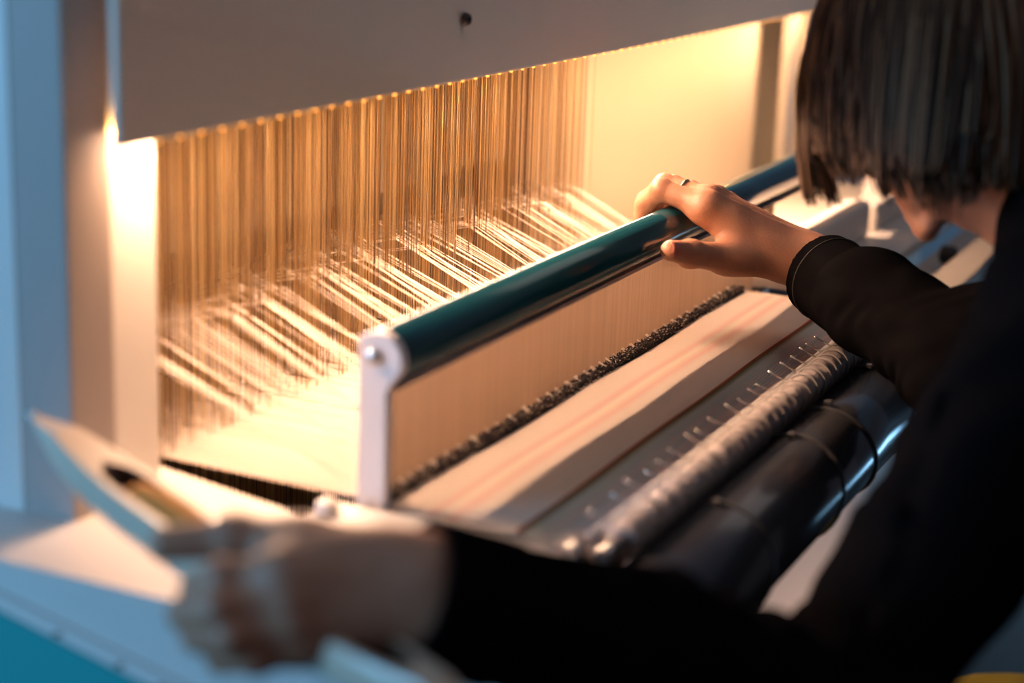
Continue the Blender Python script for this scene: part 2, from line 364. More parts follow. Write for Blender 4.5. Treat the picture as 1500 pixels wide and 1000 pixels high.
me_obj('warp_threads', Vs, Fs, M_warp, warp)['kind'] = 'stuff'

# ------------------------------------------------------------------ woven cloth
def cloth_mat():
    m = bpy.data.materials.new('striped_woven_cloth'); m.use_nodes = True; nt = m.node_tree; b = nt.nodes['Principled BSDF']; L = nt.links.new
    b.inputs['Roughness'].default_value = 0.8; b.inputs['Specular IOR Level'].default_value = 0.2
    uv = nt.nodes.new('ShaderNodeUVMap'); sep = nt.nodes.new('ShaderNodeSeparateXYZ'); L(uv.outputs[0], sep.inputs[0])
    tc = nt.nodes.new('ShaderNodeTexCoord'); mp = nt.nodes.new('ShaderNodeMapping'); mp.inputs['Scale'].default_value = (4, 260, 30); L(tc.outputs['Object'], mp.inputs[0])
    nz = nt.nodes.new('ShaderNodeTexNoise'); nz.inputs['Scale'].default_value = 1.0; nz.inputs['Detail'].default_value = 3; L(mp.outputs[0], nz.inputs[0])
    ad = nt.nodes.new('ShaderNodeMath'); ad.operation = 'MULTIPLY_ADD'; ad.inputs[1].default_value = 0.010; L(nz.outputs['Fac'], ad.inputs[0]); L(sep.outputs[1], ad.inputs[2])
    su = nt.nodes.new('ShaderNodeMath'); su.operation = 'SUBTRACT'; su.inputs[1].default_value = 0.005; L(ad.outputs[0], su.inputs[0])
    r = nt.nodes.new('ShaderNodeValToRGB'); L(su.outputs[0], r.inputs[0])
    cr = (0.82, 0.70, 0.60); pk = (0.82, 0.55, 0.47); gr = (0.70, 0.72, 0.64); wv = (0.82, 0.70, 0.64)
    st = [(0, cr), (0.16, cr), (0.205, pk), (0.23, cr), (0.245, (0.86, 0.76, 0.62)), (0.30, pk), (0.34, cr), (0.598, (0.78, 0.70, 0.60)), (0.602, (0.42, 0.06, 0.04)), (0.618, (0.34, 0.08, 0.04)),
          (0.626, (0.20, 0.20, 0.07)), (0.642, (0.42, 0.38, 0.26)), (0.655, gr), (0.70, gr), (0.73, (0.80, 0.68, 0.62)), (0.76, (0.68, 0.68, 0.62)), (0.80, wv), (0.84, (0.74, 0.62, 0.58)), (0.92, wv), (1, (0.7, 0.62, 0.6))]
    e = r.color_ramp.elements
    e[0].position, e[0].color = 0, (*cr, 1); e[1].position, e[1].color = 1, (*st[-1][1], 1)
    for p, c in st[1:-1]: n = e.new(p); n.color = (*c, 1)
    wx = nt.nodes.new('ShaderNodeTexWave'); wx.inputs['Scale'].default_value = 180; wx.bands_direction = 'X'; wx.inputs['Distortion'].default_value = 1.5; L(tc.outputs['Object'], wx.inputs[0])
    wy = nt.nodes.new('ShaderNodeTexWave'); wy.inputs['Scale'].default_value = 220; wy.bands_direction = 'Y'; wy.inputs['Distortion'].default_value = 1.0; L(tc.outputs['Object'], wy.inputs[0])
    mu = nt.nodes.new('ShaderNodeMath'); mu.operation = 'ADD'; L(wx.outputs[1], mu.inputs[0]); L(wy.outputs[1], mu.inputs[1])
    bp = nt.nodes.new('ShaderNodeBump'); bp.inputs['Strength'].default_value = 0.35; bp.inputs['Distance'].default_value = 0.0006; L(mu.outputs[0], bp.inputs['Height']); L(bp.outputs[0], b.inputs['Normal'])
    L(r.outputs[0], b.inputs['Base Color'])
    t = nt.nodes.new('ShaderNodeBsdfTranslucent'); L(r.outputs[0], t.inputs[0]); ms = nt.nodes.new('ShaderNodeMixShader'); ms.inputs[0].default_value = 0.15
    L(b.outputs[0], ms.inputs[1]); L(t.outputs[0], ms.inputs[2]); L(ms.outputs[0], nt.nodes['Material Output'].inputs[0])
    return m
M_cloth = cloth_mat()
cloth = thing('woven_cloth', 'cream woven cloth with a dark red and green stripe in front of the reed', 'cloth')
CX0, CX1 = 0.030, 0.775
def cloth_grid(name, y0, y1, m, ribs):
    nx, ny = 60, max(12, int(abs(y1 - y0) / 0.0006)); Y0, YL = -0.016, -0.172
    V, F, U = [], [], []
    for j in range(ny + 1):
        y = y0 + (y1 - y0) * j / ny
        for i in range(nx + 1):
            x = CX0 + (CX1 - CX0) * i / nx
            z = -0.0030 + 0.0006 * math.sin(x * 23 + y * 40) - (0.0 if y > -0.118 else 0.10 * (-0.118 - y))
            if ribs and y < -0.1135: z += 0.0006 * math.sin((y + 0.1135) / 0.0031 * 2 * math.pi) * min(1, max(0.15, (0.150 + y) / 0.02))
            if abs(y + 0.1115) < 0.0018: z += 0.0011 * math.cos((y + 0.1115) / 0.0018 * math.pi / 2)
            V.append((x, y, z)); U.append(((x - CX0) / (CX1 - CX0), (y - Y0) / (YL - Y0)))
    for j in range(ny):
        for i in range(nx): a = j * (nx + 1) + i; F.append((a, a + 1, a + nx + 2, a + nx + 1))
    o = me_obj(name, V, F, m, cloth, True); uv = o.data.uv_layers.new(name='UVMap')
    li = np.empty(len(o.data.loops), int); o.data.loops.foreach_get('vertex_index', li)
    uv.data.foreach_set('uv', np.array(U)[li].ravel())
    return o
cloth_grid('fabric', -0.015, -0.1700, M_cloth, True)
# black and cream loops of weft at the fell
def flecks(n, m, name, size):
    base = np.array([(1, 0, 0), (-1, 0, 0), (0, 1, 0), (0, -1, 0), (0, 0, 1), (0, 0, -1)], float)
    tri = [(0, 2, 4), (2, 1, 4), (1, 3, 4), (3, 0, 4), (2, 0, 5), (1, 2, 5), (3, 1, 5), (0, 3, 5)]
    V, F = [], []
    for k in range(n):
        p = np.array((rng.uniform(0.041, CX1), rng.uniform(-0.0175, -0.0062), rng.uniform(-0.0025, 0.0026)))
        s = size * rng.uniform(0.6, 1.3) * np.array((1.0, 1.5, 1.0)); a = rng.uniform(0, 6.28); c, s_ = math.cos(a), math.sin(a)
        q = base * s; q = np.stack([q[:, 0] * c - q[:, 1] * s_, q[:, 0] * s_ + q[:, 1] * c, q[:, 2]], 1) + p
        b0 = len(V); V += q.tolist(); F += [(a1 + b0, b1 + b0, c1 + b0) for a1, b1, c1 in tri]
    o = me_obj(name, V, F, m, cloth, True); o['kind'] = 'stuff'; return o
flecks(8500, M_dkfleck, 'dark_weft_loops', 0.00085)
flecks(1500, M_ltfleck, 'cream_weft_loops', 0.0006)
box('fell_band', 0.041, CX1, -0.0185, -0.0068, -0.0062, -0.0030, M_dkfleck, cloth)
for (nm, x) in (('selvage', CX0 - 0.0012), ('selvage', CX1 + 0.0012)):
    tube(nm, [(x, -0.016, -0.0035), (x, -0.115, -0.0035), (x, -0.168, -0.0085)], 0.0014, M_ltfleck, cloth, 8)

# ------------------------------------------------------------------ lashed rod, pins and roller
RY, RZ = -0.1775, -0.0005
rod = thing('lashed_rod', 'cloth wrapped rod lashed with thread along the front of the loom', 'rod')
V, F = [], []
NXR, NA = 420, 20
for i in range(NXR + 1):
    x = 0.045 + (0.80 - 0.045) * i / NXR
    for j in range(NA):
        a = 2 * math.pi * j / NA
        r = 0.0118 + 0.0012 * math.sin(x * 260 + 2.2 * a + 1.5 * math.sin(x * 41)) * (0.6 + 0.4 * math.sin(x * 67)) + 0.0006 * math.sin(x * 533 + 3 * a)
        V.append((x, RY + r * math.cos(a), RZ + r * math.sin(a)))
for i in range(NXR):
    for j in range(NA): F.append((i * NA + j, i * NA + (j + 1) % NA, (i + 1) * NA + (j + 1) % NA, (i + 1) * NA + j))
F.append(tuple(range(NA))[::-1]); F.append(tuple(NXR * NA + j for j in range(NA)))
me_obj('cloth_roll', V, F, M_lash, rod, True)
tube('rod_core', [(0.012, RY, RZ), (0.045, RY, RZ)], 0.0055, M_screw, rod, 16)['label'] = 'bare metal end of the rod'
tube('rod_core', [(0.80, RY, RZ), (0.83, RY, RZ)], 0.0055, M_screw, rod, 16)
# second bar beside the roll that carries the pins
tube('pin_bar', [(0.020, -0.160, 0.0005), (0.80, -0.160, 0.0005)], 0.0042, M_cordlash, rod, 12)
tube('bar_cap', [(0.004, -0.160, 0.0005), (0.024, -0.160, 0.0005)], 0.0062, M_screw, rod, 16)
x = 0.055; k = 0
while x < 0.79:
    # lashing loop round both bars
    pts = []
    for j in range(21):
        a = 2 * math.pi * j / 20; pts.append((x + 0.0022 * math.sin(a * 0.5), RY + 0.0136 * math.cos(a), RZ + 0.0136 * math.sin(a)))
    V, F = tube_data(pts, 0.00085, 6, cap=False); me_obj('lashing', V, F, M_cordlash, rod, True)
    x += 0.0145 + 0.009 * rng.random()
x = 0.06
while x < 0.79:
    dx = rng.normal(0, 0.002); zt = 0.0105 + rng.normal(0, 0.0012)
    V, F = tube_data([(x, -0.166, 0.006), (x + dx, -0.1535, zt - 0.001), (x + dx * 1.2, -0.1500, zt + 0.0005), (x + dx * 1.3, -0.1488, zt + 0.0012)], [0.0007, 0.0007, 0.0012, 0.0005], 8)
    me_obj('pin', V, F, M_pin, rod, True)
    x += 0.019 + 0.016 * rng.random()
roller = thing('cloth_roller', 'dark grey cloth roller with plastic ties below the lashed rod', 'roller')
QY, QZ, QR = -0.2065, -0.046, 0.040
V, F = tube_data([(0.02, QY, QZ), (0.82, QY, QZ)], QR, 64)
o = me_obj('barrel', V, F, M_roller, roller)
for p in o.data.polygons: p.use_smooth = len(p.vertices) == 4
tube('axle', [(-0.02, QY, QZ), (0.02, QY, QZ)], 0.012, M_screw, roller, 20); tube('axle', [(0.82, QY, QZ), (0.86, QY, QZ)], 0.012, M_screw, roller, 20)
for xt, lean in ((0.155, 0.004), (0.330, 0.006), (0.430, -0.012), (0.560, 0.004)):
    pts = []
    for j in range(33):
        a = 2 * math.pi * j / 32; pts.append((xt + lean * math.sin(a), QY + (QR + 0.001) * math.cos(a), QZ + (QR + 0.001) * math.sin(a)))
    V, F = tube_data(pts, 0.0016, 6, cap=False); tb = me_obj('plastic_tie', V, F, M_tie, roller, True)
    bm = bmesh.new(); add_box(bm, xt - 0.003, xt + 0.003, QY + 0.0, QY + 0.006, QZ + QR + 0.0005, QZ + QR + 0.0045, 0.0006, 1)
    bm_obj('tie_head', bm, M_tie, tb)

# ------------------------------------------------------------------ shuttle
sh_a, sh_b = Vector((-0.128, 0.145, 0.066)), Vector((-0.2820, -0.2469, 0.0205))
shuttle = thing('boat_shuttle', 'pale wooden boat shuttle with orange bobbin held in the left hand', 'shuttle')
ax = (sh_b - sh_a); LEN = ax.length; ax.normalize(); upv = Vector((0, 0, 1)); sd = ax.cross(upv).normalized(); upn = sd.cross(ax).normalized()
def shp(s, a, h): return sh_a + ax * (s * LEN) + sd * a + upn * h
NS = 60; secs = []
for i in range(NS + 1):
    s = i / NS; e = min(s, 1 - s) * 2
    wd = 0.0195 * max(0.03, math.sin(min(1, e * 1.5) * math.pi / 2) ** 0.75); ht = 0.009 + 0.003 * math.sin(min(1, e * 2) * math.pi / 2)
    lift = 0.012 * (1 - min(1, e * 1.6)) ** 2
    hh = ht * max(0.15, min(1, e * 5))
    slot = max(0.0, min(1.0, (s - 0.21) / 0.03, (0.86 - s) / 0.03)); iw = wd * 0.60 * math.sqrt(slot) if slot > 0 else 0
    dp = 0.016 * slot
    secs.append([(-wd * 0.7, -hh + lift), (-wd, -hh * 0.3 + lift), (-wd * 0.97, hh * 0.75 + lift), (-wd * 0.86, hh + lift), (-iw, hh + lift), (-iw * 0.9, hh - dp + lift), (iw * 0.9, hh - dp + lift), (iw, hh + lift), (wd * 0.86, hh + lift), (wd * 0.97, hh * 0.75 + lift), (wd, -hh * 0.3 + lift), (wd * 0.7, -hh + lift)])
n = 12; V, F = [], []
for i, sc in enumerate(secs): V += [shp(i / NS, a, h) for a, h in sc]
for i in range(NS):
    for j in range(n): F.append((i * n + j, i * n + (j + 1) % n, (i + 1) * n + (j + 1) % n, (i + 1) * n + j))
F.append(tuple(range(n))[::-1]); F.append(tuple(NS * n + j for j in range(n)))
body = me_obj('shuttle_body', V, F, M_shside, shuttle)
body.data.materials.append(M_shslot)
for p in body.data.polygons:
    j = min(v % n for v in p.vertices); js = {v % n for v in p.vertices}
    if len(p.vertices) == 4 and js in ({4, 5}, {5, 6}, {6, 7}): 
        if 0.19 < (min(p.vertices) // n) / NS < 0.87: p.material_index = 1
V, F = tube_data([shp(0.27, 0, 0.004), shp(0.30, 0, 0.007), shp(0.34, 0, 0.0085), shp(0.55, 0, 0.008), shp(0.68, 0, 0.004), shp(0.75, 0, 0.003)], [0.004, 0.0085, 0.0100, 0.0095, 0.006, 0.003], 16)
me_obj('bobbin', V, F, M_bobbin, shuttle, True)['label'] = 'bobbin wound with orange yarn'
V, F = tube_data([shp(-0.012, 0, 0.0125), shp(0.0, 0, 0.0118), shp(0.02, 0, 0.011)], [0.0006, 0.0022, 0.003], 12)
me_obj('tip_cap', V, F, M_screw, shuttle, True)
V, F = tube_data([shp(0.98, 0, 0.011), shp(1.0, 0, 0.0118), shp(1.012, 0, 0.0125)], [0.003, 0.0022, 0.0006], 12)
me_obj('tip_cap', V, F, M_screw, shuttle, True)

# ------------------------------------------------------------------ person: one implicit body surface on a graded grid
def cone(a, b, ra, rb, k=0.01): return ('c', np.array(a, float), np.array(b, float), ra, rb, k)
def ell(c, r, rot=None, k=0.01): return ('e', np.array(c, float), np.array(r, float), rot, 0, k)
def sdf_prim(p, P):
    if p[0] == 'c':
        a, b, ra, rb = p[1:5]; ba = (b - a).astype(np.float32); pa = P - a.astype(np.float32)
        h = np.clip(pa @ ba / max(1e-12, float(ba @ ba)), 0, 1)
        return np.linalg.norm(pa - h[..., None] * ba, axis=-1) - (ra + (rb - ra) * h)
    c, r, rot = p[1], p[2], p[3]; q = P - c.astype(np.float32)
    if rot is not None: q = q @ rot.T.astype(np.float32)                     # rot rows are the local axes
    q = q / r.astype(np.float32); l = np.linalg.norm(q, axis=-1); l2 = np.linalg.norm(q / r.astype(np.float32), axis=-1)
    return l * (l - 1) / np.maximum(l2, 1e-9)
def bbox(p):
    if p[0] == 'c': r = max(p[3], p[4]); return np.minimum(p[1], p[2]) - r, np.maximum(p[1], p[2]) + r
    r = p[2].max(); return p[1] - r, p[1] + r
def graded(lo, hi, coarse, fine, ranges):
    xs = [lo]
    while xs[-1] < hi:
        x = xs[-1]; st = coarse
        for a, b in ranges:
            d = max(a - x, x - b, 0); st = min(st, fine + d * 0.12)
        xs.append(x + st)
    return np.array(xs, np.float32)
def smin(a, b, k):
    h = np.maximum(k - np.abs(a - b), 0) / k; return np.minimum(a, b) - h * h * k * 0.25
def surface(prims, axes, pad=0.02, sub=(), post=None):
    X, Y, Z = axes; D = np.full((len(X), len(Y), len(Z)), 1.0, np.float32); B = 16
    bbs = [bbox(p) for p in prims]
    for i0 in range(0, len(X), B):
        xs = X[i0:i0 + B]
        ci = [k for k, (l, h) in enumerate(bbs) if l[0] - pad < xs[-1] and h[0] + pad > xs[0]]
        if not ci: continue
        for j0 in range(0, len(Y), B):
            ys = Y[j0:j0 + B]; cj = [k for k in ci if bbs[k][0][1] - pad < ys[-1] and bbs[k][1][1] + pad > ys[0]]
            if not cj: continue
            for k0 in range(0, len(Z), B):
                zs = Z[k0:k0 + B]; ck = [k for k in cj if bbs[k][0][2] - pad < zs[-1] and bbs[k][1][2] + pad > zs[0]]
                if not ck: continue
                c = np.array([[(xs[0] + xs[-1]) / 2, (ys[0] + ys[-1]) / 2, (zs[0] + zs[-1]) / 2]], np.float32)
                hd = 0.5 * math.sqrt((xs[-1] - xs[0]) ** 2 + (ys[-1] - ys[0]) ** 2 + (zs[-1] - zs[0]) ** 2) + pad
                dc = [float(sdf_prim(prims[k], c)[0]) for k in ck]
                if min(dc) > hd: continue
                if min(dc) < -hd: D[i0:i0 + B, j0:j0 + B, k0:k0 + B] = -1; continue
                P = np.stack(np.meshgrid(xs, ys, zs, indexing='ij'), -1); d = None
                for k, dd in zip(ck, dc):
                    if dd > hd + 0.01: continue
                    v = sdf_prim(prims[k], P); d = v if d is None else smin(d, v, prims[k][5])
                for p in sub: d = np.maximum(d, -sdf_prim(p, P))
                if post is not None: d = post(P, d)
                D[i0:i0 + B, j0:j0 + B, k0:k0 + B] = d
    # surface nets
    s = D < 0
    cs = np.zeros((len(X) - 1, len(Y) - 1, len(Z) - 1), np.uint8)
    for a in (0, 1):
        for b in (0, 1):
            for c in (0, 1): cs += s[a:len(X) - 1 + a, b:len(Y) - 1 + b, c:len(Z) - 1 + c]
    act = np.argwhere((cs > 0) & (cs < 8)); idx = np.full(cs.shape, -1, np.int32); idx[tuple(act.T)] = np.arange(len(act))
    acc = np.zeros((len(act), 3)); cnt = np.zeros(len(act)); AX = [X, Y, Z]
    G = [X.astype(float), Y.astype(float), Z.astype(float)]
    corners = [(a, b, c) for a in (0, 1) for b in (0, 1) for c in (0, 1)]
    for ca in corners:
        for ax_ in range(3):
            if ca[ax_]: continue
            cb = list(ca); cb[ax_] = 1
            va = D[tuple((act + ca).T)]; vb = D[tuple((act + cb).T)]; m = (va < 0) != (vb < 0)
            t = np.where(m, va / np.where(m, va - vb, 1), 0)
            pa = np.stack([G[d][act[:, d] + ca[d]] for d in range(3)], 1); pb = np.stack([G[d][act[:, d] + cb[d]] for d in range(3)], 1)
            acc += np.where(m[:, None], pa + (pb - pa) * t[:, None], 0); cnt += m
    verts = acc / cnt[:, None]
    quads = []
    for ax_ in range(3):
        s0 = [slice(None)] * 3; s1 = [slice(None)] * 3; s0[ax_] = slice(0, -1); s1[ax_] = slice(1, None)
        e = np.argwhere(s[tuple(s0)] != s[tuple(s1)]); u, v = [(1, 2), (2, 0), (0, 1)][ax_]
        ok = (e[:, u] > 0) & (e[:, v] > 0) & (e[:, u] < cs.shape[u]) & (e[:, v] < cs.shape[v]); e = e[ok]
        def at_(du, dv):
            q = e.copy(); q[:, u] += du; q[:, v] += dv; return idx[tuple(q.T)]
        q = np.stack([at_(-1, -1), at_(0, -1), at_(0, 0), at_(-1, 0)], 1)
        inside = s[tuple(s0)][tuple(e.T)]; q[~inside] = q[~inside][:, ::-1]; quads.append(q)
    q = np.concatenate(quads); q = q[(q >= 0).all(1)]
    return verts, q
def np_obj(name, verts, quads, m, parent=None):
    me = bpy.data.meshes.new(name); me.vertices.add(len(verts)); me.vertices.foreach_set('co', verts.astype(np.float32).ravel())
    me.loops.add(quads.size); me.loops.foreach_set('vertex_index', quads.ravel().astype(np.int32))
    me.polygons.add(len(quads)); me.polygons.foreach_set('loop_start', np.arange(0, quads.size, 4, dtype=np.int32))
    me.polygons.foreach_set('use_smooth', np.ones(len(quads), bool)); me.update(calc_edges=True); me.validate()
    me.materials.append(m); return link(bpy.data.objects.new(name, me), parent)

# skeleton
A = lambda *v: np.array(v, float)
R_sh, R_el, R_wr = A(0.50, -0.42, 0.13), A(0.440, -0.318, 0.038), A(0.594, -0.135, 0.076)
L_sh, L_el, L_wr = A(0.190, -0.4215, 0.142), A(-0.042, -0.3454, -0.042), A(-0.2087, -0.1786, 0.0558)
pelvis, chest, neckb = A(0.34, -0.82, -0.27), A(0.34, -0.50, 0.03), A(0.345, -0.405, 0.19)
HC = A(0.364, -0.291, 0.277)
hf = A(0.0, 0.35, -0.9367); hu = A(0.0, 0.9367, 0.35); hs = np.cross(hu, hf)     # face, crown, side
H = lambda f, u, s=0.0: HC + hf * f + hu * u + hs * s
HROT = np.stack([hs, hf, hu])
prims = []
# torso, neck, arms
prims += [cone(pelvis, chest, 0.105, 0.105, 0.05), cone(chest, neckb - A(0, 0.02, 0.03), 0.10, 0.06, 0.05), cone(L_sh, R_sh, 0.055, 0.055, 0.05),
          cone(neckb, H(-0.02, -0.06), 0.050, 0.046, 0.03)]
for sh_, el_, wr_ in ((R_sh, R_el, R_wr), (L_sh, L_el, L_wr)):
    fa = wr_ - el_
    prims += [cone(sh_, el_, 0.046, 0.036, 0.02), cone(el_, el_ + fa * 0.35, 0.037, 0.037, 0.02), cone(el_ + fa * 0.35, wr_, 0.037, 0.0225, 0.015)]
# head
prims += [ell(H(-0.01, 0.020), (0.075, 0.094, 0.080), HROT, 0.03), ell(H(0.035, -0.045), (0.058, 0.062, 0.075), HROT, 0.03), ell(H(0.072, -0.092), (0.021, 0.020, 0.018), HROT, 0.03),
          cone(H(0.088, 0.005), H(0.112, -0.034), 0.007, 0.010, 0.012), ell(H(0.104, -0.037, 0.010), (0.008, 0.009, 0.007), HROT, 0.008), ell(H(0.104, -0.037, -0.010), (0.008, 0.009, 0.007), HROT, 0.008),
          ell(H(0.090, -0.059), (0.022, 0.009, 0.0055), HROT, 0.006), ell(H(0.087, -0.071), (0.019, 0.010, 0.0065), HROT, 0.006),
          ell(H(0.080, 0.022), (0.045, 0.012, 0.010), HROT, 0.015), ell(H(0.070, -0.025, 0.035), (0.018, 0.018, 0.016), HROT, 0.02), ell(H(0.070, -0.025, -0.035), (0.018, 0.018, 0.016), HROT, 0.02),
          ell(H(0.074, 0.003, 0.031), (0.013, 0.011, 0.010), HROT, 0.004), ell(H(0.074, 0.003, -0.031), (0.013, 0.011, 0.010), HROT, 0.004),
          ell(H(-0.012, -0.012, 0.076), (0.007, 0.016, 0.026), HROT, 0.008), ell(H(-0.012, -0.012, -0.076), (0.007, 0.016, 0.026), HROT, 0.008)]
def hand(wr, mcps, pips, dips, tips, thumb, back_n, across):
    """mcps.. four points each, index to little finger; thumb = cmc, mcp, ip, tip; back_n points out of the back of the hand"""
    rad = [(0.0118, 0.0096, 0.0086, 0.0074), (0.0118, 0.0098, 0.0088, 0.0075), (0.0114, 0.0092, 0.0082, 0.0070), (0.0106, 0.0084, 0.0074, 0.0064)]
    out = [cone(wr - across * 0.010, wr + across * 0.010, 0.0195, 0.0185, 0.012)]
    for i in range(4):
        m, p, d, t = (A(*q[i]) for q in (mcps, pips, dips, tips)); r = rad[i]
        out += [cone(wr + across * (0.012 - 0.008 * i), m - back_n * 0.004, 0.0165, r[0] + 0.0008, 0.014), cone(m, p, r[0], r[1], 0.005), cone(p, d, r[1], r[2], 0.003), cone(d, t, r[2], r[3], 0.003)]
        out += [ell(m + back_n * 0.003, (0.0095,) * 3, None, 0.008), ell(p + (p - (m + d) / 2) * 0.06, (r[1] * 1.04,) * 3, None, 0.004)]
        if i < 3:                                   # webs between the knuckles
            m2 = A(*mcps[i + 1]); out.append(cone(m * 0.75 + A(*pips[i]) * 0.25 - back_n * 0.004, m2 * 0.75 + A(*pips[i + 1]) * 0.25 - back_n * 0.004, 0.0068, 0.0068, 0.008))
    c, m, p, t = (A(*q) for q in thumb)
    out += [cone(wr * 0.5 + c * 0.5, m, 0.0185, 0.0145, 0.014), cone(m, p, 0.0138, 0.0110, 0.008), cone(p, t, 0.0112, 0.0092, 0.004), ell(p, (0.0118,) * 3, None, 0.006)]
    i0 = A(*mcps[0]); out += [cone(c, i0, 0.0150, 0.0100, 0.016), cone(m * 0.85 + wr * 0.15, i0 * 0.8 + wr * 0.2, 0.0085, 0.0085, 0.016)]
    # tendons on the back
    for i in range(4): out.append(cone(wr + across * (0.006 - 0.004 * i) + back_n * 0.017, A(*mcps[i]) + back_n * 0.0105, 0.0026, 0.0030, 0.007))
    return out
# right hand over the cap rail
rm = [(0.547, -0.050, 0.1225), (0.568, -0.043, 0.1255), (0.588, -0.041, 0.122), (0.606, -0.046, 0.114)]
rp = [(0.548, -0.006, 0.1335), (0.572, 0.000, 0.1335), (0.592, -0.001, 0.130), (0.612, -0.010, 0.1245)]
rd = [(0.559, 0.014, 0.1165), (0.580, 0.0205, 0.1165), (0.599, 0.0195, 0.113), (0.617, 0.0135, 0.111)]
rt = [(0.558, 0.0165, 0.103), (0.580, 0.0205, 0.099), (0.598, 0.0185, 0.097), (0.617, 0.0145, 0.098)]
rth = [(0.577, -0.115, 0.078), (0.533, -0.075, 0.0825), (0.4946, -0.055, 0.0906), (0.4665, -0.0475, 0.0975)]
mdir = (A(*rm[1]) - R_wr); mdir /= np.linalg.norm(mdir); acr = A(*rm[0]) - A(*rm[3]); acr /= np.linalg.norm(acr); bk = np.cross(acr, mdir); bk /= np.linalg.norm(bk)
if bk[2] < 0: bk = -bk
prims += hand(R_wr, rm, rp, rd, rt, rth, bk, acr)
# left hand round the shuttle
lm = [(-0.2509, -0.1171, 0.0690), (-0.2566, -0.1215, 0.0586), (-0.2581, -0.1256, 0.0480), (-0.2538, -0.1300, 0.0375)]
lp = [(-0.2650, -0.0900, 0.0665), (-0.2770, -0.0960, 0.0560), (-0.2785, -0.1044, 0.0445), (-0.2710, -0.1130, 0.0325)]
ld = [(-0.2510, -0.0640, 0.0505), (-0.2670, -0.0680, 0.0440), (-0.2690, -0.0770, 0.0345), (-0.2680, -0.0900, 0.0250)]
lt = [(-0.2360, -0.0520, 0.0400), (-0.2500, -0.0530, 0.0350), (-0.2510, -0.0620, 0.0275), (-0.2530, -0.0770, 0.0210)]
lth = [(-0.2169, -0.1517, 0.0704), (-0.2291, -0.1113, 0.0760), (-0.2385, -0.0788, 0.0770), (-0.2543, -0.0483, 0.0730)]
mdir = (A(*lm[1]) - L_wr); mdir /= np.linalg.norm(mdir); acl = A(*lm[0]) - A(*lm[3]); acl /= np.linalg.norm(acl); bkl = np.cross(acl, mdir); bkl /= np.linalg.norm(bkl)
if bkl[0] > 0: bkl = -bkl
prims += hand(L_wr, lm, lp, ld, lt, lth, bkl, acl)
lo = np.min([bbox(p)[0] for p in prims], 0) - 0.02; hi = np.max([bbox(p)[1] for p in prims], 0) + 0.02
axes = (graded(lo[0], hi[0], 0.0065, 0.0014, [(0.45, 0.63)]), graded(lo[1], hi[1], 0.0065, 0.0014, [(-0.15, 0.03)]), graded(lo[2], hi[2], 0.0065, 0.0014, [(0.055, 0.145)]))
axes = (graded(lo[0], hi[0], 0.0065, 0.0014, [(0.45, 0.63), (-0.29, -0.19)]), axes[1], axes[2])
bv, bq = surface(prims, axes)
person = np_obj('person', bv, bq, M_skin)
tag(person, 'fair haired person in a black sweater leaning over the loom, hand on the teal rail', 'person')

# sweater with folds and open cuffs
def along(P, a, b):
    ba = b - a; h = np.clip(((P - a.astype(np.float32)) @ ba.astype(np.float32)) / float(ba @ ba), -0.2, 1.2); return h * float(np.linalg.norm(ba))
def folds(P, d):
    a1 = along(P, R_wr, R_el); a2 = along(P, R_el, R_sh); a3 = along(P, L_wr, L_el)
    q = P[..., 0] * 60 + P[..., 2] * 90
    w1 = 0.0016 * np.sin(a1 * 190 + 2.4 * np.sin(q) + 1.7 * np.sin(P[..., 1] * 43)) * (0.55 + 0.45 * np.sin(P[..., 2] * 80 + a1 * 31)) * np.clip((a1 - 0.07) / 0.08, 0, 1)
    w3 = 0.0025 * np.sin(a3 * 190 + 1.2 * np.sin(q)) * np.clip((a3 - 0.08) / 0.08, 0, 1)
    w2 = 0.003 * np.sin(P[..., 0] * 55 + P[..., 1] * 70 + 2 * np.sin(P[..., 2] * 45))
    return d + np.where(P[..., 1] > -0.36, w1 + w3, w2)
rfa = (R_el - R_wr) / np.linalg.norm(R_el - R_wr); lfa = (L_el - L_wr) / np.linalg.norm(L_el - L_wr)
RC = R_wr + rfa * 0.018 - A(0, 0, 0.005); LC = L_wr - lfa * 0.012
sp = [cone(pelvis - A(0, -0.02, 0.0), chest, 0.115, 0.108, 0.05), cone(chest, neckb - A(0, 0.02, 0.02), 0.112, 0.072, 0.05), cone(L_sh, R_sh, 0.064, 0.064, 0.05),
      cone(neckb, H(-0.035, -0.075), 0.066, 0.060, 0.03),
      cone(R_sh, R_el, 0.068, 0.052, 0.04), cone(R_el, R_wr * 0.6 + R_el * 0.4, 0.052, 0.043, 0.03), cone(R_wr * 0.6 + R_el * 0.4, RC + rfa * 0.036, 0.043, 0.039, 0.02),
      cone(L_sh, L_el, 0.062, 0.047, 0.02), cone(L_el, L_wr * 0.5 + L_el * 0.5, 0.047, 0.042, 0.02), cone(L_wr * 0.5 + L_el * 0.5, LC + lfa * 0.03, 0.046, 0.034, 0.02),
      ]
def cut(P, d):
    d = folds(P, d)
    for c, n, wr in ((RC, rfa, R_wr), (LC, lfa, L_wr)):
        near = np.linalg.norm(P - (c + n * 0.02).astype(np.float32), axis=-1) < 0.075
        t = (P - c.astype(np.float32)) @ n.astype(np.float32)
        r = np.linalg.norm((P - c.astype(np.float32)) - t[..., None] * n.astype(np.float32), axis=-1)
        tub = np.maximum(np.abs(r - (0.0355 + 0.04 * np.clip(t, 0, 0.04))) - 0.0022, np.maximum(-t, t - 0.05))
        d = np.where(near, np.minimum(np.maximum(d, -(t - 0.045)), tub), d)
    return d
lo = np.min([bbox(p)[0] for p in sp], 0) - 0.03; hi = np.max([bbox(p)[1] for p in sp], 0) + 0.03
cr_ = [(min(R_wr[i], R_el[i]) - 0.03, max(R_wr[i], R_el[i]) + 0.03) for i in range(3)]
